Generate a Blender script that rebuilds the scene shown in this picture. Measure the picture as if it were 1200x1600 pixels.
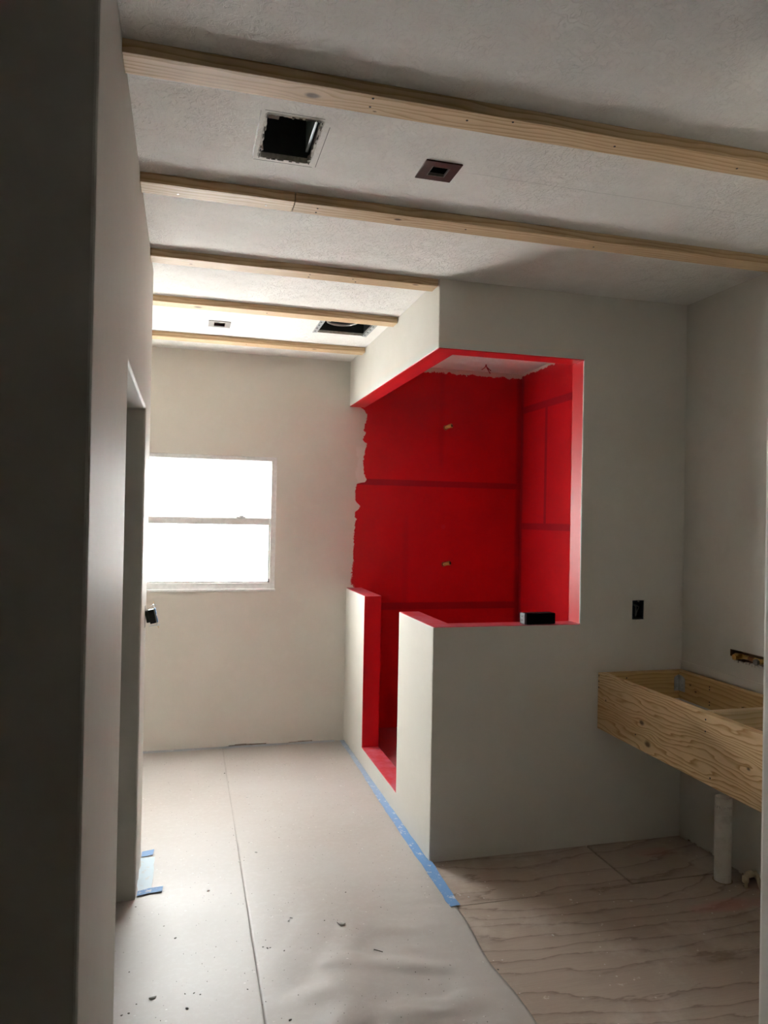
import bpy, bmesh, math, random
from mathutils import Vector, Matrix, noise as mnoise

for o in list(bpy.data.objects):
    bpy.data.objects.remove(o)
scene = bpy.context.scene
col = scene.collection
random.seed(7)

# ------------------------------------------------------------------ camera
F_PX, YAW, PITCH, ROLL, CAM_H = 1146.45, 0.2633, 0.0094, 0.0190, 1.6031
_fwd = Vector((math.sin(YAW)*math.cos(PITCH), math.cos(YAW)*math.cos(PITCH), math.sin(PITCH)))
_right0 = Vector((math.cos(YAW), -math.sin(YAW), 0))
_up0 = _right0.cross(_fwd)
_right = math.cos(ROLL)*_right0 + math.sin(ROLL)*_up0
_up = -math.sin(ROLL)*_right0 + math.cos(ROLL)*_up0
cam = bpy.data.cameras.new('camera')
cam.sensor_fit = 'VERTICAL'; cam.sensor_height = 32.0; cam.lens = 32.0*F_PX/1600.0
cam.clip_start = 0.02
cam_o = bpy.data.objects.new('camera', cam); col.objects.link(cam_o)
M = Matrix((( _right.x, _up.x, -_fwd.x, 0), (_right.y, _up.y, -_fwd.y, 0), (_right.z, _up.z, -_fwd.z, CAM_H), (0, 0, 0, 1)))
cam_o.matrix_world = M
scene.camera = cam_o

def fl(px, py, z=0.0):
    """photo pixel (1200x1600) -> point on the horizontal plane at height z"""
    d = _fwd + (px-600)/F_PX*_right - (py-800)/F_PX*_up
    t = (z-CAM_H)/d.z
    return (d.x*t, d.y*t)

# ------------------------------------------------------------------ world, lights, exposure
w = bpy.data.worlds.new('sky'); scene.world = w; w.use_nodes = True
bg = w.node_tree.nodes['Background']
bg.inputs[0].default_value = (0.66, 0.86, 0.97, 1); bg.inputs[1].default_value = 0.30

def area(name, loc, target, sx, sy, power, color, spread=math.pi):
    l = bpy.data.lights.new(name, 'AREA'); l.shape = 'RECTANGLE'; l.size = sx; l.size_y = sy
    l.energy = power; l.color = color; l.spread = spread
    o = bpy.data.objects.new(name, l); col.objects.link(o); o.location = loc
    o.rotation_euler = (Vector(target)-Vector(loc)).to_track_quat('-Z', 'Y').to_euler()
    return o
# open sky outside the bathroom window (the only opening the photograph shows)
area('window_far_sky_offscreen', (-1.0, 13.5, 8.5), (0.0, 5.2, 1.55), 18.0, 8.0, 9000, (1.0, 0.935, 0.86))

scene.view_settings.view_transform = 'Standard'
scene.view_settings.look = 'None'
scene.view_settings.exposure = 3.42
scene.view_settings.gamma = 1.0
scene.view_settings.use_curve_mapping = False

# ------------------------------------------------------------------ dimensions (metres)
H = 2.74
XL, X_END = -0.171, 3.6
YNEAR = 1.43
SX, SY = 1.130, 3.263            # outer corner of the shower
XR, YB = 2.4876, 5.20            # right wall, far wall
T = 0.115                        # wall thickness
ZT, ZB, ZC = 2.412, 1.100, 0.119 # shower opening top, half wall top, curb top
XO = 1.897                       # right edge of the shower opening
YJ, YK = 4.6375, 3.838           # shower entrance
DOOR0, DOOR1, DOORZ = 2.235, 3.215, 2.045
WEND = 3.60

# ------------------------------------------------------------------ node helper
class G:
    def __init__(self, name):
        self.m = bpy.data.materials.new(name); self.m.use_nodes = True
        self.nt = self.m.node_tree; self.nt.nodes.clear()
        self.out = self.nt.nodes.new('ShaderNodeOutputMaterial')
        self.tc = None
    def n(self, t, **kw):
        nd = self.nt.nodes.new(t)
        for k, v in kw.items(): setattr(nd, k, v)
        return nd
    def put(self, sock, v):
        if hasattr(v, 'is_linked'): self.nt.links.new(v, sock)
        elif isinstance(v, (tuple, list)) and len(v) == 3 and len(sock.default_value) == 4: sock.default_value = (*v, 1)
        else: sock.default_value = v
    def math(self, op, *a, clamp=False):
        nd = self.n('ShaderNodeMath', operation=op); nd.use_clamp = clamp
        for i, v in enumerate(a): self.put(nd.inputs[i], v)
        return nd.outputs[0]
    def add(self, a, b): return self.math('ADD', a, b)
    def sub(self, a, b): return self.math('SUBTRACT', a, b)
    def mul(self, a, b): return self.math('MULTIPLY', a, b)
    def mx(self, *a):
        r = a[0]
        for b in a[1:]: r = self.math('MAXIMUM', r, b)
        return r
    def mn(self, a, b): return self.math('MINIMUM', a, b)
    def absd(self, a, c): return self.math('ABSOLUTE', self.sub(a, c))
    def ss(self, v, lo, hi):
        nd = self.n('ShaderNodeMapRange', interpolation_type='SMOOTHSTEP')
        self.put(nd.inputs['Value'], v)
        if lo < hi: a = (lo, hi, 0, 1)
        else: a = (hi, lo, 1, 0)
        for i, k in enumerate(('From Min', 'From Max', 'To Min', 'To Max')): nd.inputs[k].default_value = a[i]
        return nd.outputs[0]
    def band(self, v, c, hw, soft=.25): return self.ss(self.absd(v, c), hw*(1+soft), hw*(1-soft))
    def gt(self, v, c, s=.004): return self.ss(v, c-s, c+s)
    def lt(self, v, c, s=.004): return self.ss(v, c+s, c-s)
    def mix(self, f, a, b, blend='MIX'):
        nd = self.n('ShaderNodeMix', data_type='RGBA', blend_type=blend)
        self.put(nd.inputs[0], f); self.put(nd.inputs[6], a); self.put(nd.inputs[7], b)
        return nd.outputs[2]
    def mixf(self, f, a, b):
        nd = self.n('ShaderNodeMix', data_type='FLOAT')
        self.put(nd.inputs[0], f); self.put(nd.inputs[2], a); self.put(nd.inputs[3], b)
        return nd.outputs[0]
    def pos(self):
        if self.tc is None: self.tc = self.n('ShaderNodeTexCoord')
        return self.tc.outputs['Object']
    def xyz(self):
        s = self.n('ShaderNodeSeparateXYZ'); self.put(s.inputs[0], self.pos()); return s.outputs
    def vec(self, x, y, z):
        c = self.n('ShaderNodeCombineXYZ')
        for i, v in enumerate((x, y, z)): self.put(c.inputs[i], v)
        return c.outputs[0]
    def map(self, scale=(1, 1, 1), loc=(0, 0, 0), rot=(0, 0, 0)):
        nd = self.n('ShaderNodeMapping'); self.put(nd.inputs[0], self.pos())
        nd.inputs['Scale'].default_value = scale; nd.inputs['Location'].default_value = loc; nd.inputs['Rotation'].default_value = rot
        return nd.outputs[0]
    def noise(self, scale, detail=3, rough=.5, vec=None, dist=0.0):
        nd = self.n('ShaderNodeTexNoise'); self.put(nd.inputs['Vector'], vec if vec is not None else self.pos())
        nd.inputs['Scale'].default_value = scale; nd.inputs['Detail'].default_value = detail
        nd.inputs['Roughness'].default_value = rough; nd.inputs['Distortion'].default_value = dist
        return nd.outputs['Fac']
    def voro(self, scale, vec=None, feature='F1'):
        nd = self.n('ShaderNodeTexVoronoi', feature=feature); self.put(nd.inputs['Vector'], vec if vec is not None else self.pos())
        nd.inputs['Scale'].default_value = scale
        return nd.outputs['Distance']
    def ramp(self, f, stops, interp='LINEAR'):
        nd = self.n('ShaderNodeValToRGB'); nd.color_ramp.interpolation = interp; self.put(nd.inputs[0], f)
        e = nd.color_ramp.elements
        while len(e) < len(stops): e.new(0.5)
        for i, (p, c) in enumerate(stops):
            e[i].position = p; e[i].color = (*c, 1) if isinstance(c, (tuple, list)) else (c, c, c, 1)
        return nd.outputs[0]
    def bump(self, h, strength=.3, dist=.002, normal=None):
        nd = self.n('ShaderNodeBump'); nd.inputs['Strength'].default_value = strength; nd.inputs['Distance'].default_value = dist
        self.put(nd.inputs['Height'], h)
        if normal is not None: self.put(nd.inputs['Normal'], normal)
        return nd.outputs[0]
    def bsdf(self, color, rough=.6, metal=0.0, normal=None, spec=.5, coat=0.0):
        nd = self.n('ShaderNodeBsdfPrincipled')
        self.put(nd.inputs['Base Color'], color); self.put(nd.inputs['Roughness'], rough); self.put(nd.inputs['Metallic'], metal)
        self.put(nd.inputs['Specular IOR Level'], spec); self.put(nd.inputs['Coat Weight'], coat)
        nd.inputs['Coat Roughness'].default_value = .25
        if normal is not None: self.put(nd.inputs['Normal'], normal)
        self.nt.links.new(nd.outputs[0], self.out.inputs[0]); return self.m

# ------------------------------------------------------------------ materials
WALL = (0.66, 0.63, 0.572)
RED = (0.62, 0.008, 0.014)
RED_THICK = (0.29, 0.006, 0.018)
PINK = (0.62, 0.19, 0.25)

def paint_nodes(g):
    n1 = g.noise(1.6, 4, .55); n2 = g.noise(14, 3, .6)
    c = g.mix(g.ss(n1, .35, .7), WALL, (0.625, 0.594, 0.532))
    c = g.mix(g.mul(g.ss(n2, .45, .75), .25), c, (0.69, 0.66, 0.60))
    nb = g.noise(1.0, 4, .6, g.map((34, 34, 7))); nf = g.noise(260, 2, .5)
    h = g.add(g.mul(nb, .8), g.mul(nf, .2))
    return c, h
def mat_paint():
    g = G('wall_plaster'); c, h = paint_nodes(g)
    return g.bsdf(c, .62, normal=g.bump(h, .22, .0015), spec=.35)
def red_nodes(g, bands):
    n1 = g.noise(3.0, 4, .6); n2 = g.noise(30, 3, .6)
    c = g.mix(g.ss(n1, .3, .75), RED, (0.54, 0.006, 0.011))
    c = g.mix(g.mul(g.ss(n2, .5, .8), .3), c, (0.52, 0.02, 0.03))
    if bands is not None: c = g.mix(g.mul(bands, .8), c, RED_THICK)
    return c
def mat_red(name='red_membrane', pink=False):
    g = G(name); c = red_nodes(g, None)
    if pink:   # plaster dust plus sheen painted in patches on the level caps
        n = g.noise(9, 4, .65)
        c = g.mix(g.mul(g.ss(n, .30, .70), .8), c, PINK)
    return g.bsdf(c, .38, normal=g.bump(g.noise(120, 3, .6), .15, .001), spec=.5)
def mat_back():
    g = G('far_wall_plaster_and_red_membrane'); x, y, z = g.xyz()
    c, h = paint_nodes(g)
    pts = [(1.00, 1.185), (1.10, 1.185), (1.14, 1.160), (1.185, 1.166), (1.30, 1.176), (1.42, 1.178), (1.51, 1.180), (1.575, 1.186), (1.60, 1.196),
           (1.61, 1.181), (1.65, 1.186), (1.69, 1.226), (1.715, 1.196), (1.735, 1.182), (1.789, 1.183), (1.855, 1.190), (1.868, 1.25), (1.884, 1.265),
           (1.93, 1.246), (2.02, 1.236), (2.07, 1.245), (2.15, 1.260), (2.175, 1.228), (2.20, 1.236), (2.215, 1.255), (2.25, 1.238), (2.30, 1.250), (2.36, 1.262), (2.40, 1.235), (2.42, 1.20)]
    t = g.math('DIVIDE', g.sub(z, 1.0), 1.5)
    e = g.ramp(t, [((a-1.0)/1.5, (b-1.1)/.3) for a, b in pts])
    edge = g.add(g.mul(e, .3), 1.1)
    j = g.mul(g.sub(g.noise(48, 6, .8), .5), .048)
    lowfuzz = g.mul(g.lt(z, 1.3, .08), g.mul(g.sub(g.noise(150, 2, .6), .5), .05))
    r = g.ss(g.add(g.sub(x, edge), g.add(j, lowfuzz)), -.0015, .0015)
    zt = g.add(2.706, g.mul(g.sub(g.noise(16, 5, .7, g.map((1.4, 1, 1))), .5), .075))
    r = g.mul(r, g.ss(g.sub(z, zt), .002, -.002))
    spk = g.mul(g.lt(g.voro(26), .10, .01), g.mul(g.gt(z, 2.56, .03), g.gt(g.noise(9, 2), .56, .01)))
    r = g.mul(r, g.sub(1, spk))
    b1 = g.band(z, 1.872, .022); b2 = g.band(z, .962, .026)
    b3 = g.mul(g.mul(g.band(x, 1.838, .02, .8), g.gt(z, 2.0, .05)), .35)
    b4 = g.band(x, XR, .035, .5)
    b5 = g.mul(g.band(x, 1.57, .02, .9), g.mul(g.lt(z, 1.6, .1), .3))
    cr = red_nodes(g, g.mx(b1, b2, b3, b4, b5))
    spot = g.ss(g.math('SQRT', g.add(g.math('POWER', g.sub(x, 1.865), 2), g.math('POWER', g.sub(z, 1.553), 2))), .02, .014)
    cr = g.mix(g.mul(spot, .6), cr, (0.55, 0.03, 0.05))
    mud = g.mul(g.mul(g.gt(x, 1.165, .015), g.gt(z, 1.868)), g.lt(z, 2.12, .02))
    mud = g.mul(mud, g.gt(g.add(g.sub(x, 1.19), g.mul(g.sub(g.noise(11, 3), .5), .12)), 0, .008))
    c = g.mix(mud, c, (0.72, 0.70, 0.655))
    c = g.mix(r, c, cr)
    rough = g.mixf(r, .62, .40)
    return g.bsdf(c, rough, normal=g.bump(h, .2, .0015), spec=.4)
def mat_right():
    g = G('right_wall_plaster_and_red_membrane'); x, y, z = g.xyz()
    c, h = paint_nodes(g)
    sm = g.noise(5, 4, .6)
    c = g.mix(g.mul(g.gt(sm, .62, .10), .14), c, (0.43, 0.37, 0.30))
    r = g.gt(y, 3.30, .004)
    zt = g.add(2.722, g.mul(g.sub(g.noise(14, 5, .7), .5), .07))
    r = g.mul(r, g.ss(g.sub(z, zt), .003, -.003))
    b1 = g.band(z, 2.455, .026); b2 = g.band(z, 1.568, .024); b3 = g.mul(g.band(y, 4.79, .018), g.mul(g.gt(z, 1.568), g.lt(z, 2.455)))
    b4 = g.band(y, YB, .04, .5)
    cr = red_nodes(g, g.mx(b1, b2, b3, b4))
    c = g.mix(r, c, cr)
    return g.bsdf(c, g.mixf(r, .62, .40), normal=g.bump(h, .22, .0015), spec=.4)
def mat_ceiling():
    g = G('knockdown_ceiling'); x, y, z = g.xyz()
    warp = g.noise(9, 3, .5)
    v = g.noise(34, 4, .62, dist=1.6)
    blob = g.ss(v, .44, .56)
    fine = g.noise(190, 2, .5)
    line = g.ss(g.math('ABSOLUTE', g.sub(g.noise(30, 5, .7, g.map((1, 1.25, 1), (4, 2, 0)), dist=2.2), .5)), .014, .002)
    line = g.mul(line, g.ss(g.noise(15, 3), .54, .62))
    c = g.mix(g.ss(warp, .3, .7), (0.85, 0.82, 0.78), (0.82, 0.785, 0.74))
    # pencil circle and hairline joint
    d = g.math('SQRT', g.add(g.math('POWER', g.sub(x, -.036), 2), g.math('POWER', g.sub(y, 4.41), 2)))
    ring = g.mul(g.band(d, .093, .003, .6), g.gt(g.noise(20, 2), .42, .05))
    hair = g.mul(g.band(y, g.add(2.236, g.mul(g.noise(8, 2), .012)), .0012, .6), g.gt(x, .87, .03))
    c = g.mix(g.mul(g.mx(ring, hair), .4), c, (0.3, 0.28, 0.25))
    hgt = g.add(g.mul(blob, .8), g.add(g.mul(fine, .12), g.mul(line, -.9)))
    return g.bsdf(c, .8, normal=g.bump(hgt, .7, .003), spec=.25)
def mat_ply():
    g = G('dusty_plywood'); x, y, z = g.xyz()
    n1 = g.noise(1.0, 3, .5, g.map((.55, 2.0, 1)))
    n2 = g.noise(1.0, 4, .6, g.map((3.2, 12, 1)))
    bend = g.mul(g.math('POWER', g.sub(x, 1.9), 2), -.16)
    val = g.add(g.mul(g.add(y, bend), 11), g.add(g.mul(n1, 6.0), g.mul(n2, 1.5)))
    fr = g.math('FRACT', val)
    grain = g.ramp(fr, [(0, .0), (.62, .08), (.84, .35), (.94, 1.0), (1.0, .0)])
    fib = g.noise(1.0, 3, .6, g.map((8, 190, 1)))
    c = g.mix(grain, (0.42, 0.335, 0.275), (0.24, 0.18, 0.143))
    c = g.mix(g.mul(g.ss(fib, .4, .7), .3), c, (0.31, 0.245, 0.20))
    dust = g.mul(g.ss(g.noise(2.3, 6, .68), .50, .68), .55)
    c = g.mix(dust, c, (0.54, 0.475, 0.42))
    spl = g.mul(g.gt(g.noise(17, 5, .75), .665, .015), g.gt(g.noise(2.2, 2), .48, .05))
    c = g.mix(g.mul(spl, .7), c, (0.62, 0.565, 0.50))
    dots = g.mul(g.lt(g.voro(23), .085, .01), g.gt(g.noise(6, 2), .53, .02))
    c = g.mix(g.mul(dots, .75), c, (0.72, 0.68, 0.62))
    dd = g.add(g.math('POWER', g.math('DIVIDE', g.sub(x, 2.25), .22), 2), g.math('POWER', g.math('DIVIDE', g.sub(y, 2.62), .055), 2))
    c = g.mix(g.mul(g.ss(g.add(dd, g.mul(g.noise(9, 4), 1.0)), 1.7, .4), .5), c, (0.50, 0.20, 0.17))
    dd2 = g.add(g.math('POWER', g.math('DIVIDE', g.sub(x, 2.24), .16), 2), g.math('POWER', g.math('DIVIDE', g.sub(y, 3.12), .06), 2))
    c = g.mix(g.mul(g.ss(g.add(dd2, g.mul(g.noise(12, 4), 1.2)), 1.7, .4), .35), c, (0.50, 0.22, 0.18))
    return g.bsdf(c, .55, normal=g.bump(g.sub(g.mul(fib, .3), grain), .25, .0015), spec=.35)
def mat_paper():
    g = G('rosin_floor_paper'); x, y, z = g.xyz()
    n1 = g.noise(1.3, 5, .6); n2 = g.noise(40, 4, .65); n3 = g.noise(1.0, 3, .6, g.map((60, 9, 1)))
    c = g.mix(g.ss(n1, .3, .7), (0.45, 0.403, 0.368), (0.495, 0.458, 0.43))
    c = g.mix(g.mul(g.ss(n2, .45, .7), .3), c, (0.54, 0.51, 0.485))
    ring = g.band(g.voro(5.2), .055, .008, .6)
    ring = g.mul(ring, g.gt(g.noise(5, 2), .60, .03))
    c = g.mix(g.mul(ring, .5), c, (0.70, 0.66, 0.62))
    dk = g.mul(g.lt(g.voro(34), .075, .012), g.gt(g.noise(4.3, 3), .50, .04))
    c = g.mix(g.mul(dk, .8), c, (0.14, 0.12, 0.10))
    wt = g.mul(g.lt(g.voro(17, g.map((1, 2.2, 1), (3, 1, 0))), .07, .012), g.gt(g.noise(3.1, 3, .5, g.map((1, 1, 1), (5, 0, 0))), .50, .04))
    c = g.mix(g.mul(wt, .8), c, (0.78, 0.75, 0.71))
    h = g.add(g.mul(n2, .4), g.mul(n3, .6))
    return g.bsdf(c, g.mixf(g.ss(n1, .3, .7), .40, .50), normal=g.bump(h, .10, .0012), spec=.48)
def wood(name, along, cross, light, dark, freq, knots=(), seed=0.0, wav=.05, fade=1.0):
    """along/cross: functions taking xyz sockets -> length / width coordinate"""
    g = G(name); x, y, z = g.xyz()
    u = along(g, x, y, z); v = cross(g, x, y, z)
    n1 = g.noise(1.0, 3, .5, g.vec(g.mul(u, 1.7), g.mul(v, 9), seed))
    n2 = g.noise(1.0, 2, .5, g.vec(g.mul(u, 6.0), g.mul(v, 22), seed+3.3))
    core = 0.0; vv = v; vb = v
    for (ku, kv, kr) in knots:
        d = g.math('SQRT', g.add(g.math('POWER', g.mul(g.sub(u, ku), .62), 2), g.math('POWER', g.sub(v, kv), 2)))
        near = g.ss(d, kr*4.5, kr*.6)
        vv = g.sub(vv, g.mul(g.mul(g.sub(vb, kv), near), .8))
        cc = g.ss(g.add(d, g.mul(g.sub(n2, .5), kr*1.6)), kr*1.15, kr*.35)
        core = g.mx(core, cc) if not isinstance(core, float) else cc
    val = g.mul(g.add(vv, g.add(g.mul(g.sub(n1, .5), wav*2), g.mul(g.sub(n2, .5), wav*.28))), freq)
    fr = g.math('FRACT', val)
    band = g.ramp(fr, [(0, .05), (.5, .22), (.80, .75), (.90, 1.0), (1.0, .05)])
    big = g.noise(1.0, 2, .5, g.vec(g.mul(u, .9), g.mul(v, 5), seed+9))
    fib = g.noise(1.0, 3, .6, g.vec(g.mul(u, 14), g.mul(v, 420), seed))
    c = g.mix(g.mul(band, fade), light, dark)
    c = g.mix(g.mul(g.ss(big, .4, .7), .35), c, tuple(a*b for a, b in zip(dark, (1.08, 1.04, 1.0))))
    c = g.mix(g.mul(g.ss(fib, .45, .7), .18), c, tuple(a*.8 for a in dark))
    if not isinstance(core, float): c = g.mix(g.mul(core, .92), c, (0.10, 0.05, 0.022))
    return g.bsdf(c, .55, normal=g.bump(g.add(g.mul(fib, .5), g.mul(band, -.3)), .15, .001), spec=.3)
def simple(name, color, rough=.5, metal=0.0, spec=.5, var=.12, sc=40):
    g = G(name); n = g.noise(sc, 3, .6)
    c = g.mix(g.ss(n, .3, .7), color, tuple(max(0, a*(1-var)) for a in color))
    return g.bsdf(c, rough, metal, spec=spec, normal=g.bump(n, .06, .0006))
def mat_glass():
    g = G('frosted_glass')
    v = g.voro(150); n = g.noise(85, 3, .6); big = g.noise(2.4, 3, .5)
    k = g.ss(g.add(g.mul(v, .9), g.mul(n, .6)), .35, .95)
    tr = g.n('ShaderNodeBsdfTransparent'); g.put(tr.inputs[0], g.mix(k, (0.58, 0.72, 0.80), (0.93, 0.98, 1.0)))
    tl = g.n('ShaderNodeBsdfTranslucent'); g.put(tl.inputs[0], g.mix(k, (0.64, 0.67, 0.70), (0.94, 0.955, 0.97)))
    gl = g.n('ShaderNodeBsdfGlossy'); gl.inputs['Roughness'].default_value = .35
    g.put(gl.inputs['Normal'], g.bump(v, .3, .001))
    m1 = g.n('ShaderNodeMixShader'); m1.inputs[0].default_value = .80
    g.nt.links.new(tr.outputs[0], m1.inputs[1]); g.nt.links.new(tl.outputs[0], m1.inputs[2])
    m2 = g.n('ShaderNodeMixShader'); m2.inputs[0].default_value = .04
    g.nt.links.new(m1.outputs[0], m2.inputs[1]); g.nt.links.new(gl.outputs[0], m2.inputs[2])
    g.nt.links.new(m2.outputs[0], g.out.inputs[0])
    return g.m
def mat_tape(name, color):
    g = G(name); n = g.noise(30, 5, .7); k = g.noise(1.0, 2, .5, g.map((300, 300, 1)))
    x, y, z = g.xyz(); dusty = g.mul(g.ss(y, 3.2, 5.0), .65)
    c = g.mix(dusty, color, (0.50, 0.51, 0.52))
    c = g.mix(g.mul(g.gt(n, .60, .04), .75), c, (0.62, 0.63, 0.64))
    return g.bsdf(c, .6, normal=g.bump(k, .2, .0005), spec=.3)
def mat_pvc():
    g = G('dusty_white_pvc'); x, y, z = g.xyz(); n = g.noise(12, 4, .65)
    c = g.mix(g.ss(n, .4, .75), (0.72, 0.69, 0.63), (0.55, 0.50, 0.43))
    mk = g.mul(g.band(z, .335, .007, .4), g.gt(g.noise(1.0, 2, .7, g.map((140, 140, 45))), .55, .02))
    c = g.mix(g.mul(mk, .6), c, (0.25, 0.22, 0.2))
    return g.bsdf(c, .5)

MAT = dict(
    paint=mat_paint(), red=mat_red(), pink=mat_red('red_membrane_dust_sheen', True), back=mat_back(), right=mat_right(),
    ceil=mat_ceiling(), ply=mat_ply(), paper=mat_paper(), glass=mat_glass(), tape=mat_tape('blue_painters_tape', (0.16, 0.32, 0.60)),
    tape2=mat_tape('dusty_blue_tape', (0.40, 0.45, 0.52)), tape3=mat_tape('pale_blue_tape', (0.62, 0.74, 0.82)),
    vinyl=simple('white_vinyl', (0.80, 0.81, 0.80), .35), subfloor=simple('bare_subfloor', (0.27, 0.20, 0.14), .9),
    drywall=simple('torn_drywall', (0.66, 0.62, 0.56), .85, var=.3, sc=60), plaster=simple('plaster_chip', (0.70, 0.68, 0.65), .85, var=.2, sc=70),
    grit=simple('dark_grit', (0.12, 0.105, 0.09), .9), galv=simple('galvanised_steel', (0.52, 0.54, 0.54), .42, .6, var=.3, sc=22),
    black=simple('black_plastic', (0.012, 0.012, 0.014), .45), duct=simple('dark_duct_metal', (0.10, 0.11, 0.11), .5, .4),
    bronze=simple('bronze_trim', (0.060, 0.018, 0.012), .4, .3), trimgrey=simple('grey_trim', (0.24, 0.22, 0.20), .45, .3),
    brass=simple('aged_brass', (0.80, 0.50, 0.15), .38, .35, var=.3, sc=90), copper=simple('dull_copper', (0.40, 0.19, 0.09), .45, .7),
    dustyred=simple('dusty_red_shower_floor', (0.42, 0.12, 0.13), .45), cornerbead=simple('white_corner_bead', (0.80, 0.78, 0.74), .6), cavity=simple('bare_wall_cavity', (0.36, 0.27, 0.18), .9), pvc=mat_pvc(), cpvc=simple('beige_cpvc', (0.62, 0.52, 0.36), .5), steel=simple('bright_steel', (0.62, 0.66, 0.68), .3, .9),
    wire_w=simple('white_wire', (0.62, 0.61, 0.58), .5), wire_k=simple('black_wire', (0.02, 0.02, 0.022), .5), wire_r=simple('red_coated_wire', (0.34, 0.012, 0.02), .45),
    bluebox=simple('dark_blue_box', (0.022, 0.035, 0.055), .5), studs=simple('raw_stud', (0.16, 0.085, 0.04), .7), speaker=simple('speaker_fabric', (0.004, 0.004, 0.005), .9, spec=.15, sc=400),
    speaker_end=simple('speaker_rubber', (0.10, 0.11, 0.125), .5), nail=simple('dark_nail', (0.06, 0.05, 0.045), .5, .5), nailb=simple('bright_nail', (0.6, 0.57, 0.52), .35, .8),
)

# ------------------------------------------------------------------ mesh helpers
def link(name, me, mat=None, parent=None, smooth=False, loc=None):
    o = bpy.data.objects.new(name, me); col.objects.link(o)
    if mat is not None and not me.materials:
        for m in (mat if isinstance(mat, (list, tuple)) else [mat]): me.materials.append(m)
    if smooth:
        for p in me.polygons: p.use_smooth = True
    if parent is not None: o.parent = parent
    if loc is not None: o.location = loc
    return o
def bm_obj(name, bm, mat, parent=None, smooth=False, loc=None):
    me = bpy.data.meshes.new(name); bmesh.ops.recalc_face_normals(bm, faces=bm.faces[:]); bm.to_mesh(me); bm.free()
    return link(name, me, mat, parent, smooth, loc)
def tag(o, label=None, cat=None, group=None, kind=None):
    if label: o['label'] = label
    if cat: o['category'] = cat
    if group: o['group'] = group
    if kind: o['kind'] = kind
    return o
def empty(name, loc, label, cat, group=None):
    o = bpy.data.objects.new(name, None); col.objects.link(o); o.location = loc; o.empty_display_size = .05
    return tag(o, label, cat, group)
def off(o): return Vector(o.location)
def box(bm, x0, x1, y0, y1, z0, z1, o=(0, 0, 0), bev=0.0, rot=None):
    vs = [bm.verts.new((x, y, z)) for z in (z0, z1) for y in (y0, y1) for x in (x0, x1)]
    fs = [bm.faces.new([vs[i] for i in q]) for q in ((0, 2, 3, 1), (4, 5, 7, 6), (0, 1, 5, 4), (2, 6, 7, 3), (0, 4, 6, 2), (1, 3, 7, 5))]
    if bev > 0:
        es = list({e for f in fs for e in f.edges})
        r = bmesh.ops.bevel(bm, geom=es, offset=bev, segments=2, affect='EDGES', profile=.6)
        vs = list({v for f in r['faces'] for v in f.verts} | {v for v in vs if v.is_valid})
    if rot is not None:
        c = Vector(((x0+x1)/2, (y0+y1)/2, (z0+z1)/2))
        for v in vs: v.co = c + rot @ (v.co-c)
    for v in vs: v.co -= Vector(o)
    return vs
def tube(bm, pts, r, seg=10, o=(0, 0, 0), caps=True, radii=None):
    pts = [Vector(p)-Vector(o) for p in pts]; rings = []
    prev = None
    for i, p in enumerate(pts):
        t = (pts[min(i+1, len(pts)-1)]-pts[max(i-1, 0)]).normalized()
        a = prev if prev is not None else (Vector((0, 0, 1)) if abs(t.z) < .9 else Vector((1, 0, 0)))
        a = (a - t*a.dot(t)).normalized(); prev = a; b = t.cross(a)
        rr = radii[i] if radii else r
        rings.append([bm.verts.new(p+rr*(math.cos(2*math.pi*k/seg)*a+math.sin(2*math.pi*k/seg)*b)) for k in range(seg)])
    for q, s in zip(rings, rings[1:]):
        for k in range(seg): bm.faces.new((q[k], q[(k+1) % seg], s[(k+1) % seg], s[k]))
    if caps:
        bm.faces.new(rings[0][::-1]); bm.faces.new(rings[-1])
def bend(p0, p1, p2, r, n=6):
    """polyline p0-p1-p2 with a rounded corner"""
    p0, p1, p2 = map(Vector, (p0, p1, p2)); a = p1+(p0-p1).normalized()*r; b = p1+(p2-p1).normalized()*r
    out = [p0]
    for i in range(n+1):
        t = i/n; out.append((1-t)**2*a+2*t*(1-t)*p1+t*t*b)
    return out+[p2]
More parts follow.
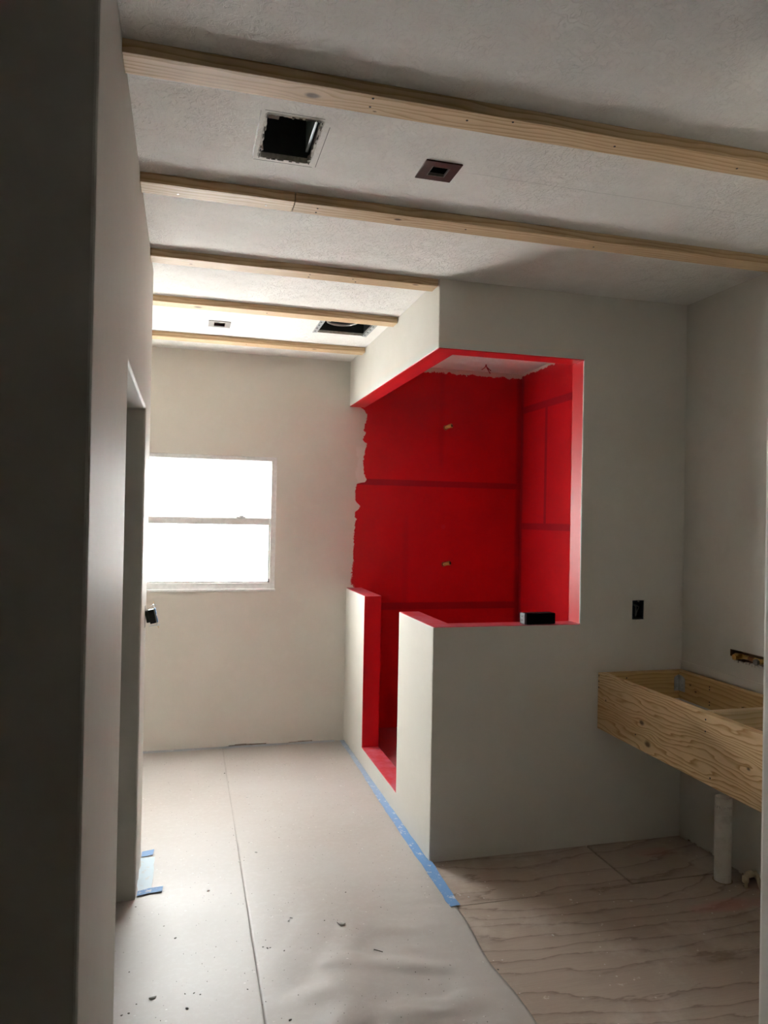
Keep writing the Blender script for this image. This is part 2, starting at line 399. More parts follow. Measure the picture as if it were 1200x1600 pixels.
def solid(name, boxes, holes, mats, matfn=None, bevel=0.0, parent=None, o=(0, 0, 0)):
    """one watertight mesh of the union of boxes minus holes (all axis-aligned)"""
    allb = list(boxes)+list(holes)
    ax = [sorted({round(v, 5) for b in allb for v in (b[2*i], b[2*i+1])}) for i in range(3)]
    nx, ny, nz = (len(a)-1 for a in ax)
    def inside(c, b): return b[0] < c[0] < b[1] and b[2] < c[1] < b[3] and b[4] < c[2] < b[5]
    S = {}
    for i in range(nx):
        for j in range(ny):
            for k in range(nz):
                c = ((ax[0][i]+ax[0][i+1])/2, (ax[1][j]+ax[1][j+1])/2, (ax[2][k]+ax[2][k+1])/2)
                S[i, j, k] = any(inside(c, b) for b in boxes) and not any(inside(c, h) for h in holes)
    bm = bmesh.new(); vc = {}
    def V(i, j, k):
        if (i, j, k) not in vc: vc[i, j, k] = bm.verts.new((ax[0][i]-o[0], ax[1][j]-o[1], ax[2][k]-o[2]))
        return vc[i, j, k]
    dirs = [((1, 0, 0), lambda i, j, k: [(i+1, j, k), (i+1, j+1, k), (i+1, j+1, k+1), (i+1, j, k+1)]),
            ((-1, 0, 0), lambda i, j, k: [(i, j, k), (i, j, k+1), (i, j+1, k+1), (i, j+1, k)]),
            ((0, 1, 0), lambda i, j, k: [(i, j+1, k), (i, j+1, k+1), (i+1, j+1, k+1), (i+1, j+1, k)]),
            ((0, -1, 0), lambda i, j, k: [(i, j, k), (i+1, j, k), (i+1, j, k+1), (i, j, k+1)]),
            ((0, 0, 1), lambda i, j, k: [(i, j, k+1), (i+1, j, k+1), (i+1, j+1, k+1), (i, j+1, k+1)]),
            ((0, 0, -1), lambda i, j, k: [(i, j, k), (i, j+1, k), (i+1, j+1, k), (i+1, j, k)])]
    for (i, j, k), s in S.items():
        if not s: continue
        for d, q in dirs:
            if not S.get((i+d[0], j+d[1], k+d[2]), False):
                f = bm.faces.new([V(*t) for t in q(i, j, k)])
                if matfn: f.material_index = matfn(f.calc_center_median()+Vector(o), d)
    me = bpy.data.meshes.new(name); bm.to_mesh(me); bm.free()
    ob = link(name, me, mats, parent)
    if parent is None: ob.location = o
    if bevel > 0:
        md = ob.modifiers.new('rounded_edges', 'BEVEL'); md.width = bevel; md.segments = 3; md.limit_method = 'ANGLE'; md.angle_limit = math.radians(40)
        md.harden_normals = False
    return ob
def struct(o): return tag(o, kind='structure')

# ------------------------------------------------------------------ the shell
E_ = .02
# floor: dark base with plywood sheets on it (top at z = 0)
floor = struct(solid('floor', [(-3.0, X_END, -3.0, YB+.1, -.06, -.018)], [], [MAT['subfloor']]))
def ply(x0, x1, y0, y1):
    bm = bmesh.new(); box(bm, x0, x1, y0, y1, -.018, 0, bev=.0008)
    return bm_obj('plywood_sheet', bm, MAT['ply'], floor)
GAP = .0022
ply(-3.0, 1.0, -3.0, 1.6); ply(1.0+GAP, X_END, -3.0, 1.6)
ply(-.2, XR+.1, 1.6+GAP, 2.868); ply(-3.0, -.2-GAP, 1.6+GAP, 2.868)
ply(-.2, 1.947, 2.868+GAP*1.3, YB+.1); ply(1.947+.010, XR+.1, 2.868+.0085, YB+.1); ply(-3.0, -.2-GAP, 2.868+GAP, YB+.1)

# ceiling with its cut-outs
VA = (.198, .356, 2.075, 2.334)
LB = (.720, .822, 2.205, 2.306)
LC = (.117, .220, 4.392, 4.500)
VD = (.746, 1.041, 4.160, 4.446)
ceiling = struct(solid('ceiling', [(-3.0, X_END, -3.0, YB+.12, H, H+.016)], [(a[0], a[1], a[2], a[3], H-.1, H+.1) for a in (VA, LB, LC, VD)],
                       [MAT['ceil'], MAT['drywall']], lambda c, d: 1 if d[2] == 0 else 0))

# far wall with the window opening
WX0, WX1, WZ0, WZ1 = -.62, .613, 1.090, 2.022
notch = [(.05+i*.0, 0, 0) for i in range(0)]
base_gaps = [(.318, .36, .012), (.36, .44, .017), (.44, .575, .013), (.735, .80, .010), (.80, .90, .014)]
wall_back = struct(solid('wall_back', [(-1.9, XR+.12, YB, YB+.14, -.018, H+.01)],
                         [(WX0, WX1, YB-.1, YB+.3, WZ0, WZ1)] + [(a, b, YB-.1, YB+.09, -.1, c) for a, b, c in base_gaps],
                         [MAT['back'], MAT['cavity']], lambda c, d: 1 if c.z < .03 and c.y > YB+.001 else 0, .003))
# right wall with the slot for the basin valves and the gap at its foot
rg = [(2.60+.022*i, 2.60+.022*(i+1), .009+.008*abs(math.sin(i*1.9))+(.014 if 5 <= i <= 8 else 0)-(.004 if i > 20 else 0)) for i in range(27)]
wall_right = struct(solid('wall_right', [(XR, XR+.12, YNEAR-.06, YB+.05, -.018, H+.01)],
                          [(XR-.1, XR+.07, 2.560, 2.915, .990, 1.022), (XR-.1, XR+.07, 2.60, 2.90, .976, .990)] + [(XR-.1, XR+.09, a, b, -.1, c) for a, b, c in rg],
                          [MAT['right'], MAT['cavity']], lambda c, d: 1 if XR+.001 < c.x < XR+.11 and 1.5 < c.y < 3.3 and c.z < 1.1 else 0, .0025))
# shower: front wall with its opening, left wall with header, stub, curb
OB = (2.194, 2.259, 1.117, 1.213)    # socket box hole in the shower front wall
def shower_mat(c, d):
    if d[0] == -1 and abs(c.x-SX) < .001: return 0
    if d[1] == -1 and abs(c.y-SY) < .001: return 0
    if c.x > OB[0]-.01 and abs(c.y-SY) < .09 and OB[2]-.01 < c.z < OB[3]+.01 and XO+.05 < c.x: return 3
    if d[2] == 1 and (abs(c.z-ZB) < .001 or abs(c.z-ZC) < .001): return 2
    if d[0] == -1 and abs(c.x-XO) < .001: return 1
    return 1
wall_shower = struct(solid('wall_shower',
    [(SX, XR+.01, SY, SY+T, -.018, H+.01), (SX, SX+T, SY, YB+.01, -.018, H+.01)],
    [(SX-.1, XO, SY-.1, SY+T+.1, ZB, ZT), (SX-.1, SX+T+.1, SY-.1, YB+.1, ZB, ZT), (SX-.1, SX+T+.1, YK, YJ, ZC, ZB+.1),
     (OB[0], OB[1], SY-.1, SY+.07, OB[2], OB[3])],
    [MAT['paint'], MAT['red'], MAT['pink'], MAT['drywall']], shower_mat, .005))
shower_floor = struct(solid('floor_shower', [(SX+T-.01, XR+.01, SY+T-.01, YB+.01, 0.0, .072)], [], [MAT['dustyred']]))

# left wall with the doorway, its near return and the closet behind it
wall_left = struct(solid('wall_left',
    [(XL-T, XL, YNEAR, WEND, -.018, H+.01), (-3.0, XL, YNEAR, YNEAR+T, -.018, H+.01), (-3.0, XL, WEND-T, WEND, -.018, H+.01)],
    [(XL-T-.1, XL+.1, DOOR0, DOOR1, -.1, DOORZ)], [MAT['paint']], None, .008))
wall_alcove = struct(solid('wall_alcove', [(-1.92, -1.8, WEND-.05, YB+.05, -.018, H+.01)], [], [MAT['paint']]))
# wall end on the right of the photographer and the rest of the near room
wall_near_right = struct(solid('wall_near_right', [(1.306, X_END, YNEAR-T, YNEAR, -.018, H+.01)], [], [MAT['paint']], None, .014))
wall_rear_left = struct(solid('wall_rear_left', [(-3.1, -2.98, -3.0, WEND, -.018, H+.01)], [], [MAT['paint']]))
wall_rear_right = struct(solid('wall_rear_right', [(X_END-.02, X_END+.1, -3.0, YNEAR+.1, -.018, H+.01)], [], [MAT['paint']]))
wall_rear = struct(solid('wall_rear', [(-3.1, X_END+.1, -3.1, -2.95, -.018, H+.01)], [(-2.4, 0.0, -3.3, -2.9, .70, 2.20)], [MAT['paint']]))

rear_block = struct(solid('rear_light_block', [(-2.4, 0.0, -3.06, -3.04, .70, 2.20)], [], [MAT['vinyl']]))  # unseen panel added to keep outside light out of the rear hole

# plaster strip left on the right wall above the basin frame
bm = bmesh.new(); box(bm, XR-.004, XR+.001, YNEAR+.3, SY+.001, .862, .902, bev=.001)
bm_obj('plaster_strip', bm, MAT['paint'], wall_right)
bm = bmesh.new(); box(bm, XO-.0012, XO+.004, SY-.0012, SY+.006, ZB+.004, ZT-.004, bev=.0008)
bm_obj('corner_bead', bm, MAT['cornerbead'], wall_shower)

# ------------------------------------------------------------------ window
win = struct(empty('window_1', (0, YB, WZ0), None, None))
ow = off(win)
FY0, FY1 = YB+.006, YB+.075
bm = bmesh.new()
fw_ = .036
box(bm, WX0, WX0+fw_, FY0, FY1, WZ0, WZ1, ow, .002); box(bm, WX1-fw_, WX1, FY0, FY1, WZ0, WZ1, ow, .002)
box(bm, WX0+fw_, WX1-fw_, FY0, FY1, WZ1-.030, WZ1, ow, .002); box(bm, WX0+fw_, WX1-fw_, FY0, FY1, WZ0, WZ0+.046, ow, .002)
bm_obj('window_frame', bm, MAT['vinyl'], win)
bm = bmesh.new(); box(bm, WX0-.004, WX1+.004, YB-.010, FY0+.002, WZ0-.010, WZ0+.006, ow, .002)
bm_obj('window_sill', bm, MAT['vinyl'], win)
IX0, IX1 = WX0+fw_, WX1-fw_
def sash(z0, z1, y0, y1, top, bot, side, nm):
    bm = bmesh.new()
    box(bm, IX0, IX0+side, y0, y1, z0, z1, ow, .0015); box(bm, IX1-side, IX1, y0, y1, z0, z1, ow, .0015)
    box(bm, IX0+side, IX1-side, y0, y1, z1-top, z1, ow, .0015); box(bm, IX0+side, IX1-side, y0, y1, z0, z0+bot, ow, .0015)
    s = bm_obj(nm, bm, MAT['vinyl'], win)
    bm = bmesh.new(); ym = (y0+y1)/2; box(bm, IX0+side-.002, IX1-side+.002, ym-.002, ym+.002, z0+bot-.002, z1-top+.002, ow)
    bm_obj('window_pane', bm, MAT['glass'], s)
    return s
sash(1.586, WZ1-.030, FY1-.032, FY1-.006, .012, .030, .008, 'upper_sash')
low = sash(WZ0+.046, 1.590, FY0+.006, FY0+.034, .046, .014, .014, 'lower_sash')
bm = bmesh.new(); box(bm, .34, .40, FY0+.002, FY0+.03, 1.590, 1.600, ow, .002); box(bm, .36, .385, FY0-.006, FY0+.01, 1.594, 1.606, ow, .002)
bm_obj('sash_lock', bm, MAT['galv'], win)
bm = bmesh.new(); box(bm, IX1-.010, IX1-.002, FY0+.001, FY0+.012, WZ0+.05, WZ0+.075, ow, .001)
bm_obj('tilt_latch', bm, MAT['trimgrey'], win)
# exterior wall face reveal closing the far side is the wall itself

# ------------------------------------------------------------------ ceiling battens
BT, BW = .034, .090
lightw, darkw = (0.70, 0.52, 0.325), (0.45, 0.28, 0.135)
def batten(label, x0, x1, y0, knots, seed, nails, bright=(), tint=1.0, freq=58, x_slope=0.0):
    lc = tuple(a*tint for a in lightw); dc = tuple(a*tint for a in darkw)
    m = wood('pine_batten', lambda g, x, y, z: x, lambda g, x, y, z: g.add(y, g.mul(z, -.9)), lc, dc, freq,
             [(kx, ky+(BT if True else 0)*.9, kr) for kx, ky, kr in knots], seed, .035)
    o3 = ((x0+x1)/2, y0+BW/2, H)
    bm = bmesh.new(); box(bm, x0, x1, y0, y0+BW, H-BT, H, o3, .0022)
    b = bm_obj('ceiling_batten', bm, m, None, loc=o3)
    tag(b, label, 'batten', 'pine battens across the ceiling')
    for lst, mt in ((nails, 'nail'), (bright, 'nailb')):
        for nx, ny in lst:
            bm = bmesh.new(); p = Vector((nx, ny, H-BT))-Vector(o3)
            tube(bm, [p+Vector((0, 0, .002)), p+Vector((0, 0, -.0012))], .0034, 8)
            bm_obj('nail_head', bm, MAT[mt], b)
    return b
# battens carry local coordinates: knots are given relative to the batten's centre (length, width offset)
batten('long pine ceiling batten with a round knot beside the small torn ceiling hole', XL, XR, 1.848, [(.296-(XL+XR)/2, .004, .013), (.47-(XL+XR)/2, .028, .005)], 1.0,
       [(.451, 1.862), (.453, 1.903), (1.188, 1.893), (.725, 1.889), (.849, 1.860), (1.62, 1.90)], tint=1.08)
J2 = .346
batten('short pine ceiling batten butted end to end with a longer one, bright nail heads', XL, J2-.001, 2.553, [], 5.0, [], [(-.05, 2.615), (.25, 2.615)], tint=1.0)
batten('long pine ceiling batten with small dark knot, butted to a shorter one', J2+.001, XR, 2.553, [(.729-(J2+XR)/2, -.008, .009)], 8.0,
       [(.43, 2.585), (.43, 2.62), (1.0, 2.60), (1.55, 2.61)], tint=.93)
batten('pine ceiling batten ending at the top corner of the shower header', XL, SX-.004, 3.272, [(1.02-(XL+SX)/2, -.03, .012), (.0-(XL+SX)/2, .01, .006)], 12.0,
       [(.52, 3.30), (.52, 3.335), (.72, 3.30), (.74, 3.335)], tint=.90)
batten('pine ceiling batten running over the edge of the square duct opening', -1.8, SX-.004, 3.962, [(.04-(SX-1.8)/2, .0, .012)], 16.0, [(.4, 4.0)], tint=.98)
batten('pine ceiling batten closest to the wall with the window', -1.8, SX-.004, 4.735, [(.79-(SX-1.8)/2, -.02, .010)], 21.0, [(.35, 4.77)], tint=.98)

# ------------------------------------------------------------------ ceiling cut-outs
def housing(name, r, h, m, o3):
    bm = bmesh.new(); x0, x1, y0, y1 = r; e = .0015; z0 = H+.016; z1 = H+h
    for a in ((x0-.006, x0-.006+e, y0-.006, y1+.006), (x1+.006-e, x1+.006, y0-.006, y1+.006), (x0-.006, x1+.006, y0-.006, y0-.006+e), (x0-.006, x1+.006, y1+.006-e, y1+.006)):
        box(bm, a[0], a[1], a[2], a[3], z0, z1, o3)
    box(bm, x0-.006, x1+.006, y0-.006, y1+.006, z1, z1+e, o3)
    return bm
# torn square vent hole
o3 = ((VA[0]+VA[1])/2, (VA[2]+VA[3])/2, H)
va = empty('vent_box', o3, 'dark metal vent box inside torn square hole by the first two battens', 'vent box')
bm_obj('box_shell', housing('s', VA, .20, None, o3), MAT['duct'], va)
bm = bmesh.new(); box(bm, VA[0]+.03, VA[0]+.115, VA[2]+.02, VA[2]+.16, H+.10, H+.19, o3, .004); bm_obj('motor_block', bm, MAT['black'], va)
bm = bmesh.new(); box(bm, VA[0]+.012, VA[0]+.045, VA[2]-.002, VA[2]+.12, H+.05, H+.19, o3, .002); bm_obj('ceiling_joist', bm, MAT['studs'], va)
bm = bmesh.new(); box(bm, VA[1]-.012, VA[1]-.004, VA[2]+.02, VA[3]-.01, H+.03, H+.15, o3, .001); bm_obj('metal_tab', bm, MAT['galv'], va)
# jagged torn drywall rim round the hole
def rim(r, wmin, wmax, n, seed):
    rnd = random.Random(seed); bm = bmesh.new(); x0, x1, y0, y1 = r
    per = []
    for i in range(n): per.append((x0+(x1-x0)*i/n, y0, 0, 1))
    for i in range(n): per.append((x1, y0+(y1-y0)*i/n, -1, 0))
    for i in range(n): per.append((x1-(x1-x0)*i/n, y1, 0, -1))
    for i in range(n): per.append((x0, y1-(y1-y0)*i/n, 1, 0))
    N = len(per); A = []; B = []; C = []
    for x, y, nx, ny in per:
        k = rnd.uniform(wmin, wmax)*(1 if rnd.random() > .12 else 2.0); q = rnd.uniform(.004, .007)
        A.append(bm.verts.new((x-nx*q, y-ny*q, H-.0004))); B.append(bm.verts.new((x+nx*k, y+ny*k, H-.0026))); C.append(bm.verts.new((x+nx*k*.8, y+ny*k*.8, H+.014)))
    for i in range(N):
        j = (i+1) % N
        bm.faces.new((A[i], A[j], B[j], B[i])); bm.faces.new((B[i], B[j], C[j], C[i]))
    return bm
bm_obj('torn_drywall_edge', rim(VA, .0005, .0055, 26, 3), MAT['drywall'], ceiling)
bm = bmesh.new()
rr_ = random.Random(5)
for i in range(46):   # ragged dark paper fibres along the cut
    s = rr_.randrange(4); t = rr_.random()
    x = VA[0]+(VA[1]-VA[0])*t if s < 2 else VA[s-2]; y = VA[2+s] if s < 2 else VA[2]+(VA[3]-VA[2])*t
    a = rr_.uniform(.002, .006); b = rr_.uniform(.001, .0022)
    if s < 2: box(bm, x-a, x+a, y-b, y+b, H-.004, H-.001)
    else: box(bm, x-b, x+b, y-a, y+a, H-.004, H-.001)
tag(bm_obj('paper_fibres', bm, MAT['grit'], ceiling), kind='stuff')
# thin saw scores round the torn hole
bm = bmesh.new()
for a in ((.178, .180, 2.068, 2.352), (.380, .382, 2.10, 2.352), (.182, .37, 2.355, 2.3565), (.19, .36, 2.060, 2.0612)):
    box(bm, a[0], a[1], a[2], a[3], H-.0008, H+.001)
tag(bm_obj('saw_score', bm, MAT['trimgrey'], ceiling), kind='stuff')

def light_can(label, r, outer, m, edge):
    o3 = ((r[0]+r[1])/2, (r[2]+r[3])/2, H)
    e = empty('recessed_light', o3, label, 'recessed light', 'square recessed lights in the ceiling')
    bm_obj('can', housing('c', r, .11, None, o3), MAT['black'], e)
    bm = bmesh.new(); i = .031; x0, x1, y0, y1 = outer
    for a in ((x0, x0+i, y0, y1), (x1-i, x1, y0, y1), (x0+i, x1-i, y0, y0+i), (x0+i, x1-i, y1-i, y1)): box(bm, a[0], a[1], a[2], a[3], H-.004, H+.002, o3, .0008)
    bm_obj('trim_plate', bm, m, e)
    bm = bmesh.new(); k = .0022
    for a in ((x0+i, x0+i+k, y0+i, y1-i), (x1-i-k, x1-i, y0+i, y1-i), (x0+i, x1-i, y0+i, y0+i+k), (x0+i, x1-i, y1-i-k, y1-i)): box(bm, a[0], a[1], a[2], a[3], H-.0048, H+.004, o3)
    bm_obj('inner_lip', bm, edge, e)
    return e
light_can('reddish brown square recessed light with black centre between two long battens', LB, (.709, .831, 2.193, 2.318), MAT['bronze'], MAT['trimgrey'])
light_can('grey square recessed light near the pencil circle on the ceiling', LC, (.104, .231, 4.378, 4.515), MAT['trimgrey'], MAT['bronze'])

# square duct opening next to the shower header
o3 = ((VD[0]+VD[1])/2, (VD[2]+VD[3])/2, H)
vd = empty('exhaust_duct_box', o3, 'black square duct box with round pipe beside the shower header', 'duct box')
bm_obj('box_shell', housing('s', VD, .17, None, o3), MAT['black'], vd)
for a in ((VD[0]-.022, VD[0]+.006), (VD[1]-.006, VD[1]+.022)):
    bm = bmesh.new(); box(bm, a[0], a[1], VD[2]-.01, VD[3]+.006, H-.003, H+.001, o3, .0006); fo = bm_obj('mounting_flange', bm, MAT['galv'], vd)
    for q in range(4):
        bm = bmesh.new(); yy = VD[2]+.04+q*.07; xx = a[0]+.010
        box(bm, xx-.004, xx+.004, yy-.010, yy+.010, H-.0036, H-.0028, o3); bm_obj('slot', bm, MAT['black'], fo)
bm = bmesh.new(); cx, cy = o3[0]-.02, o3[1]-.03
ring = [(cx+.088*math.cos(t*math.pi/16), cy+.088*math.sin(t*math.pi/16), H+.035) for t in range(33)]
tube(bm, ring, .009, 8, o3, caps=False); bm_obj('duct_collar', bm, MAT['trimgrey'], vd, True)
bm = bmesh.new(); tube(bm, [(cx, cy, H+.035), (cx, cy, H+.165)], .082, 24, o3, caps=False); bm_obj('duct_pipe', bm, MAT['duct'], vd, True)
bm = bmesh.new(); box(bm, VD[0]+.012, VD[0]+.05, VD[2]+.05, VD[2]+.058, H+.012, H+.022, o3, rot=Matrix.Rotation(.5, 3, 'Z')); bm_obj('clip', bm, MAT['wire_w'], vd)

# wires hanging from the shower ceiling
wr = empty('shower_light_wires', (2.081, 4.95, H), 'short red coated wires hanging from the shower ceiling', 'wire')
for k, (dx, dy, dz) in enumerate(((.03, -.02, -.05), (-.02, .03, -.035), (.012, -.05, -.075))):
    bm = bmesh.new(); tube(bm, bend((0, 0, 0), (dx*.1, dy*.1, -.02), (dx, dy, dz), .012), .0035, 6); bm_obj('wire', bm, MAT['wire_r'], wr, True)

# ------------------------------------------------------------------ shower stub-outs
def stub(label, x, z):
    e = empty('brass_stub_out', (x, YB, z), label, 'pipe fitting', 'brass stub-outs on the red shower wall')
    bm = bmesh.new(); tube(bm, [(-.012, .002, -.004), (-.010, -.006, -.003)], .019, 14); bm_obj('flange', bm, MAT['copper'], e)
    bm = bmesh.new(); tube(bm, [(-.012, 0, -.004), (.004, -.030, .004), (.020, -.048, .008)], .011, 14, radii=[.013, .014, .017]); bm_obj('elbow', bm, MAT['brass'], e, True)
    bm = bmesh.new(); tube(bm, [(.0198, -.0478, .0079), (.0212, -.0494, .0083)], .0095, 12); bm_obj('bore', bm, MAT['black'], e)
    return e
stub('brass stub-out high on the red shower wall for the shower arm', 1.880, 2.300)
stub('brass stub-out low on the red shower wall, below the band of darker red', 1.885, 1.275)

# ------------------------------------------------------------------ black speaker on the half wall
sp = empty('portable_speaker', (1.682, SY+.030, ZB), 'black box-shaped portable speaker lying on the shower half wall', 'speaker')
rz = Matrix.Rotation(math.radians(4), 3, 'Z')
bm = bmesh.new(); box(bm, -.076, .084, -.026, .026, .002, .057, bev=.006); bm_obj('body', bm, MAT['speaker'], sp)
bm = bmesh.new(); box(bm, -.0865, -.074, -.0255, .0255, .0022, .0568, bev=.005); ec = bm_obj('end_cap', bm, MAT['speaker_end'], sp)
for q in range(2):
    bm = bmesh.new(); tube(bm, [(-.0862, 0, .022+q*.018), (-.0876, 0, .022+q*.018)], .0045, 8); bm_obj('button', bm, MAT['black'], ec)
for sx in (-.05, .06):
    bm = bmesh.new(); box(bm, sx-.010, sx+.010, -.012, .012, 0, .004, bev=.001); bm_obj('foot', bm, MAT['black'], sp)
sp.rotation_euler.z = math.radians(3)

# ------------------------------------------------------------------ electrical boxes
eb = empty('outlet_box', ((OB[0]+OB[1])/2, SY, (OB[2]+OB[3])/2), 'open electrical outlet box with loose wires in the shower front wall', 'outlet box')
o3 = off(eb); bm = bmesh.new()
for a in ((OB[0]+.001, OB[0]+.005, OB[2]+.001, OB[3]-.001), (OB[1]-.005, OB[1]-.001, OB[2]+.001, OB[3]-.001), (OB[0]+.005, OB[1]-.005, OB[2]+.001, OB[2]+.006), (OB[0]+.005, OB[1]-.005, OB[3]-.006, OB[3]-.001)):
    box(bm, a[0], a[1], SY+.001, SY+.066, a[2], a[3], o3)
box(bm, OB[0]+.005, OB[1]-.005, SY+.060, SY+.066, OB[2]+.006, OB[3]-.006, o3)
bm_obj('box_shell', bm, MAT['bluebox'], eb)
for k, (mx_, x0, x1, z0, z1) in enumerate((('wire_w', 2.216, 2.226, 1.195, 1.130), ('wire_w', 2.234, 2.230, 1.19, 1.132), ('wire_k', 2.24, 2.246, 1.20, 1.14))):
    bm = bmesh.new(); P = [Vector((x0, SY+.058, z0)), Vector((x0+.010, SY+.02, (z0+z1)/2+.018)), Vector((x1-.006, SY+.012, (z0+z1)/2-.012)), Vector((x1, SY+.025, z1))]
    pts = []
    for i in range(len(P)-1):
        for t in range(4): pts.append(P[i].lerp(P[i+1], t/4))
    tube(bm, pts+[P[-1]], .0026, 6, o3); bm_obj('wire', bm, MAT[mx_], eb, True)
bm = bmesh.new(); tube(bm, [((OB[0]+OB[1])/2, SY+.004, OB[3]-.003), ((OB[0]+OB[1])/2, SY-.002, OB[3]-.003)], .005, 8, o3); bm_obj('screw_ear', bm, MAT['drywall'], eb)

rc = empty('receptacle', (XL, 3.505, 1.135), 'black wall receptacle with metal strap hanging out of the wall beside the doorway', 'receptacle')
R_ = Matrix.Rotation(math.radians(-12), 3, 'Y')
def rbox(nm, m, parent, x0, x1, y0, y1, z0, z1, bev=.0015):
    bm = bmesh.new(); box(bm, x0, x1, y0, y1, z0, z1, bev=bev)
    for v in bm.verts: v.co = R_ @ v.co
    return bm_obj(nm, bm, m, parent)
rbox('body', MAT['black'], rc, .018, .044, -.017, .017, -.034, .030, .003)
rbox('back_body', MAT['black'], rc, .004, .020, -.014, .014, -.026, .026, .003)
stp = rbox('strap', MAT['steel'], rc, .044, .048, -.009, .009, -.050, .050, .0008)
rbox('face', MAT['tape'], stp, .048, .053, -.015, .015, -.033, .033, .002)
for s in (-1, 1):
    bm = bmesh.new(); tube(bm, [R_ @ Vector((.020+.010*s, 0, .043*s)), R_ @ Vector((.060, 0, .046*s))], .0022, 7); bm_obj('screw', bm, MAT['steel'], rc)
    bm = bmesh.new(); tube(bm, [R_ @ Vector((.047, .004, .052*s)), R_ @ Vector((.049, .012, .062*s))], .0012, 6); bm_obj('ear_wire', bm, MAT['brass'], rc)
for k in range(3):
    bm = bmesh.new(); tube(bm, bend((-.004, -.006+.006*k, .030-.006*k), (.010, -.006+.006*k, .040-.008*k), (.022, -.01+.01*k, .018-.006*k), .01), .0022, 6)
    bm_obj('wire', bm, MAT['wire_k' if k else 'wire_w'], rc, True)
bm = bmesh.new(); box(bm, -.003, .0012, -.016, .016, -.045, .052, bev=.0005); bm_obj('wall_box', bm, MAT['black'], rc)

# ------------------------------------------------------------------ floating basin frame
XV, ZV0, ZV1, TB = 2.0023, .580, .858, .038
YV0 = 1.72
o3 = (XV, SY, ZV0)
vf = empty('vanity_frame', o3, 'open pine vanity frame mounted in the corner under the valve slot', 'vanity frame')
pl, pd = (0.80, 0.59, 0.34), (0.43, 0.235, 0.085)
m_front = wood('pine_front_board', lambda g, x, y, z: g.add(y, o3[1]), lambda g, x, y, z: g.add(g.add(z, o3[2]), g.mul(x, .8)), pl, pd, 58,
               [(2.895, .706, .013), (2.850, .622, .017), (3.19, .735, .006), (2.245, .715, .010)], 2.0, .075)
m_in = wood('pine_inner_board', lambda g, x, y, z: g.add(y, o3[1]), lambda g, x, y, z: g.add(g.add(z, o3[2]), g.mul(x, .8)), (0.66, 0.45, 0.22), (0.46, 0.27, 0.10), 46,
            [(2.78, .775+(XR-TB-XV)*.8, .007), (3.14, .80+(XR-TB-XV)*.8, .006), (3.10, .775+(XR-TB-XV)*.8, .006)], 6.0, .04)
m_side = wood('pine_side_board', lambda g, x, y, z: x, lambda g, x, y, z: g.add(g.add(z, o3[2]), g.mul(y, .8)), (0.66, 0.45, 0.22), (0.46, 0.27, 0.10), 46,
              [(2.425-XV, .765, .008)], 9.0, .04)
m_cross = wood('pine_cross_board', lambda g, x, y, z: x, lambda g, x, y, z: g.add(g.add(z, o3[2]), g.mul(y, .8)), (0.70, 0.54, 0.34), (0.55, 0.38, 0.2), 50, [], 11.0, .04)
def vboard(nm, m, *b):
    bm = bmesh.new(); box(bm, *b, o=o3, bev=.0025); return bm_obj(nm, bm, m, vf)
fb = vboard('front_board', m_front, XV, XV+TB, YV0, SY, ZV0, ZV1)
bb = vboard('back_board', m_in, XR-TB-.004, XR-.004, YV0, SY, ZV1-.140, ZV1)
sb = vboard('side_board', m_side, XV+TB, XR-TB-.004, SY-TB, SY, ZV1-.140, ZV1)
vboard('cross_board', m_cross, XV+TB, XR-TB-.004, 2.485, 2.485+TB, ZV1-.140, ZV1-.001)
vboard('cross_board', m_cross, XV+TB, XR-TB-.004, YV0, YV0+TB, ZV1-.140, ZV1-.001)
def screw(parent, p, d, r=.0036, m='nail'):
    p = Vector(p)-Vector(o3); d = Vector(d); bm = bmesh.new(); tube(bm, [p-d*.002, p+d*.0012], r, 8); bm_obj('screw_head', bm, MAT[m], parent)
for y, z in ((2.476, .833), (2.477, .786), (2.446, .612), (3.253, .843), (3.253, .815), (3.253, .785), (2.941, .640), (1.74, .80)): screw(fb, (XV, y, z), (-1, 0, 0))
for y, z in ((3.00, .825), (3.00, .812), (3.00, .752), (3.00, .738), (2.60, .82), (2.60, .75)): screw(bb, (XR-TB-.004, y, z), (-1, 0, 0))
for x, z in ((2.14, .832), (2.14, .815), (2.14, .80)): screw(sb, (x, SY-TB, z), (0, -1, 0))
# steel corner bracket in the far inner corner
bm = bmesh.new(); bx_, by_, bz_ = XR-TB-.004, SY-TB, .800
def arch(pl_):
    w_ = .030 if pl_ == 0 else .046
    pts = [(-.0, -.042), (w_, -.042), (w_, .018)]+[(w_*math.cos(t*math.pi/12), .018+.020*math.sin(t*math.pi/12)) for t in range(1, 7)]
    return pts
for side in (0, 1):
    base = []
    for a, b in arch(side):
        P = (bx_-a, by_-.0005, bz_+b) if side == 0 else (bx_-.0005, by_-a, bz_+b)
        base.append(bm.verts.new(Vector(P)-Vector(o3)))
    f = bm.faces.new(base); r = bmesh.ops.extrude_face_region(bm, geom=[f])
    dv = Vector((0, -.0022, 0)) if side == 0 else Vector((-.0022, 0, 0))
    for v in r['geom']:
        if isinstance(v, bmesh.types.BMVert): v.co += dv
br = bm_obj('corner_bracket', bm, MAT['galv'], vf)
for b in (-.028, .0, .024):
    screw(br, (bx_-.014, by_-.0024, bz_+b), (0, -1, 0), .003, 'steel'); screw(br, (bx_-.0024, by_-.026, bz_+b*.8), (-1, 0, 0), .0045, 'steel')

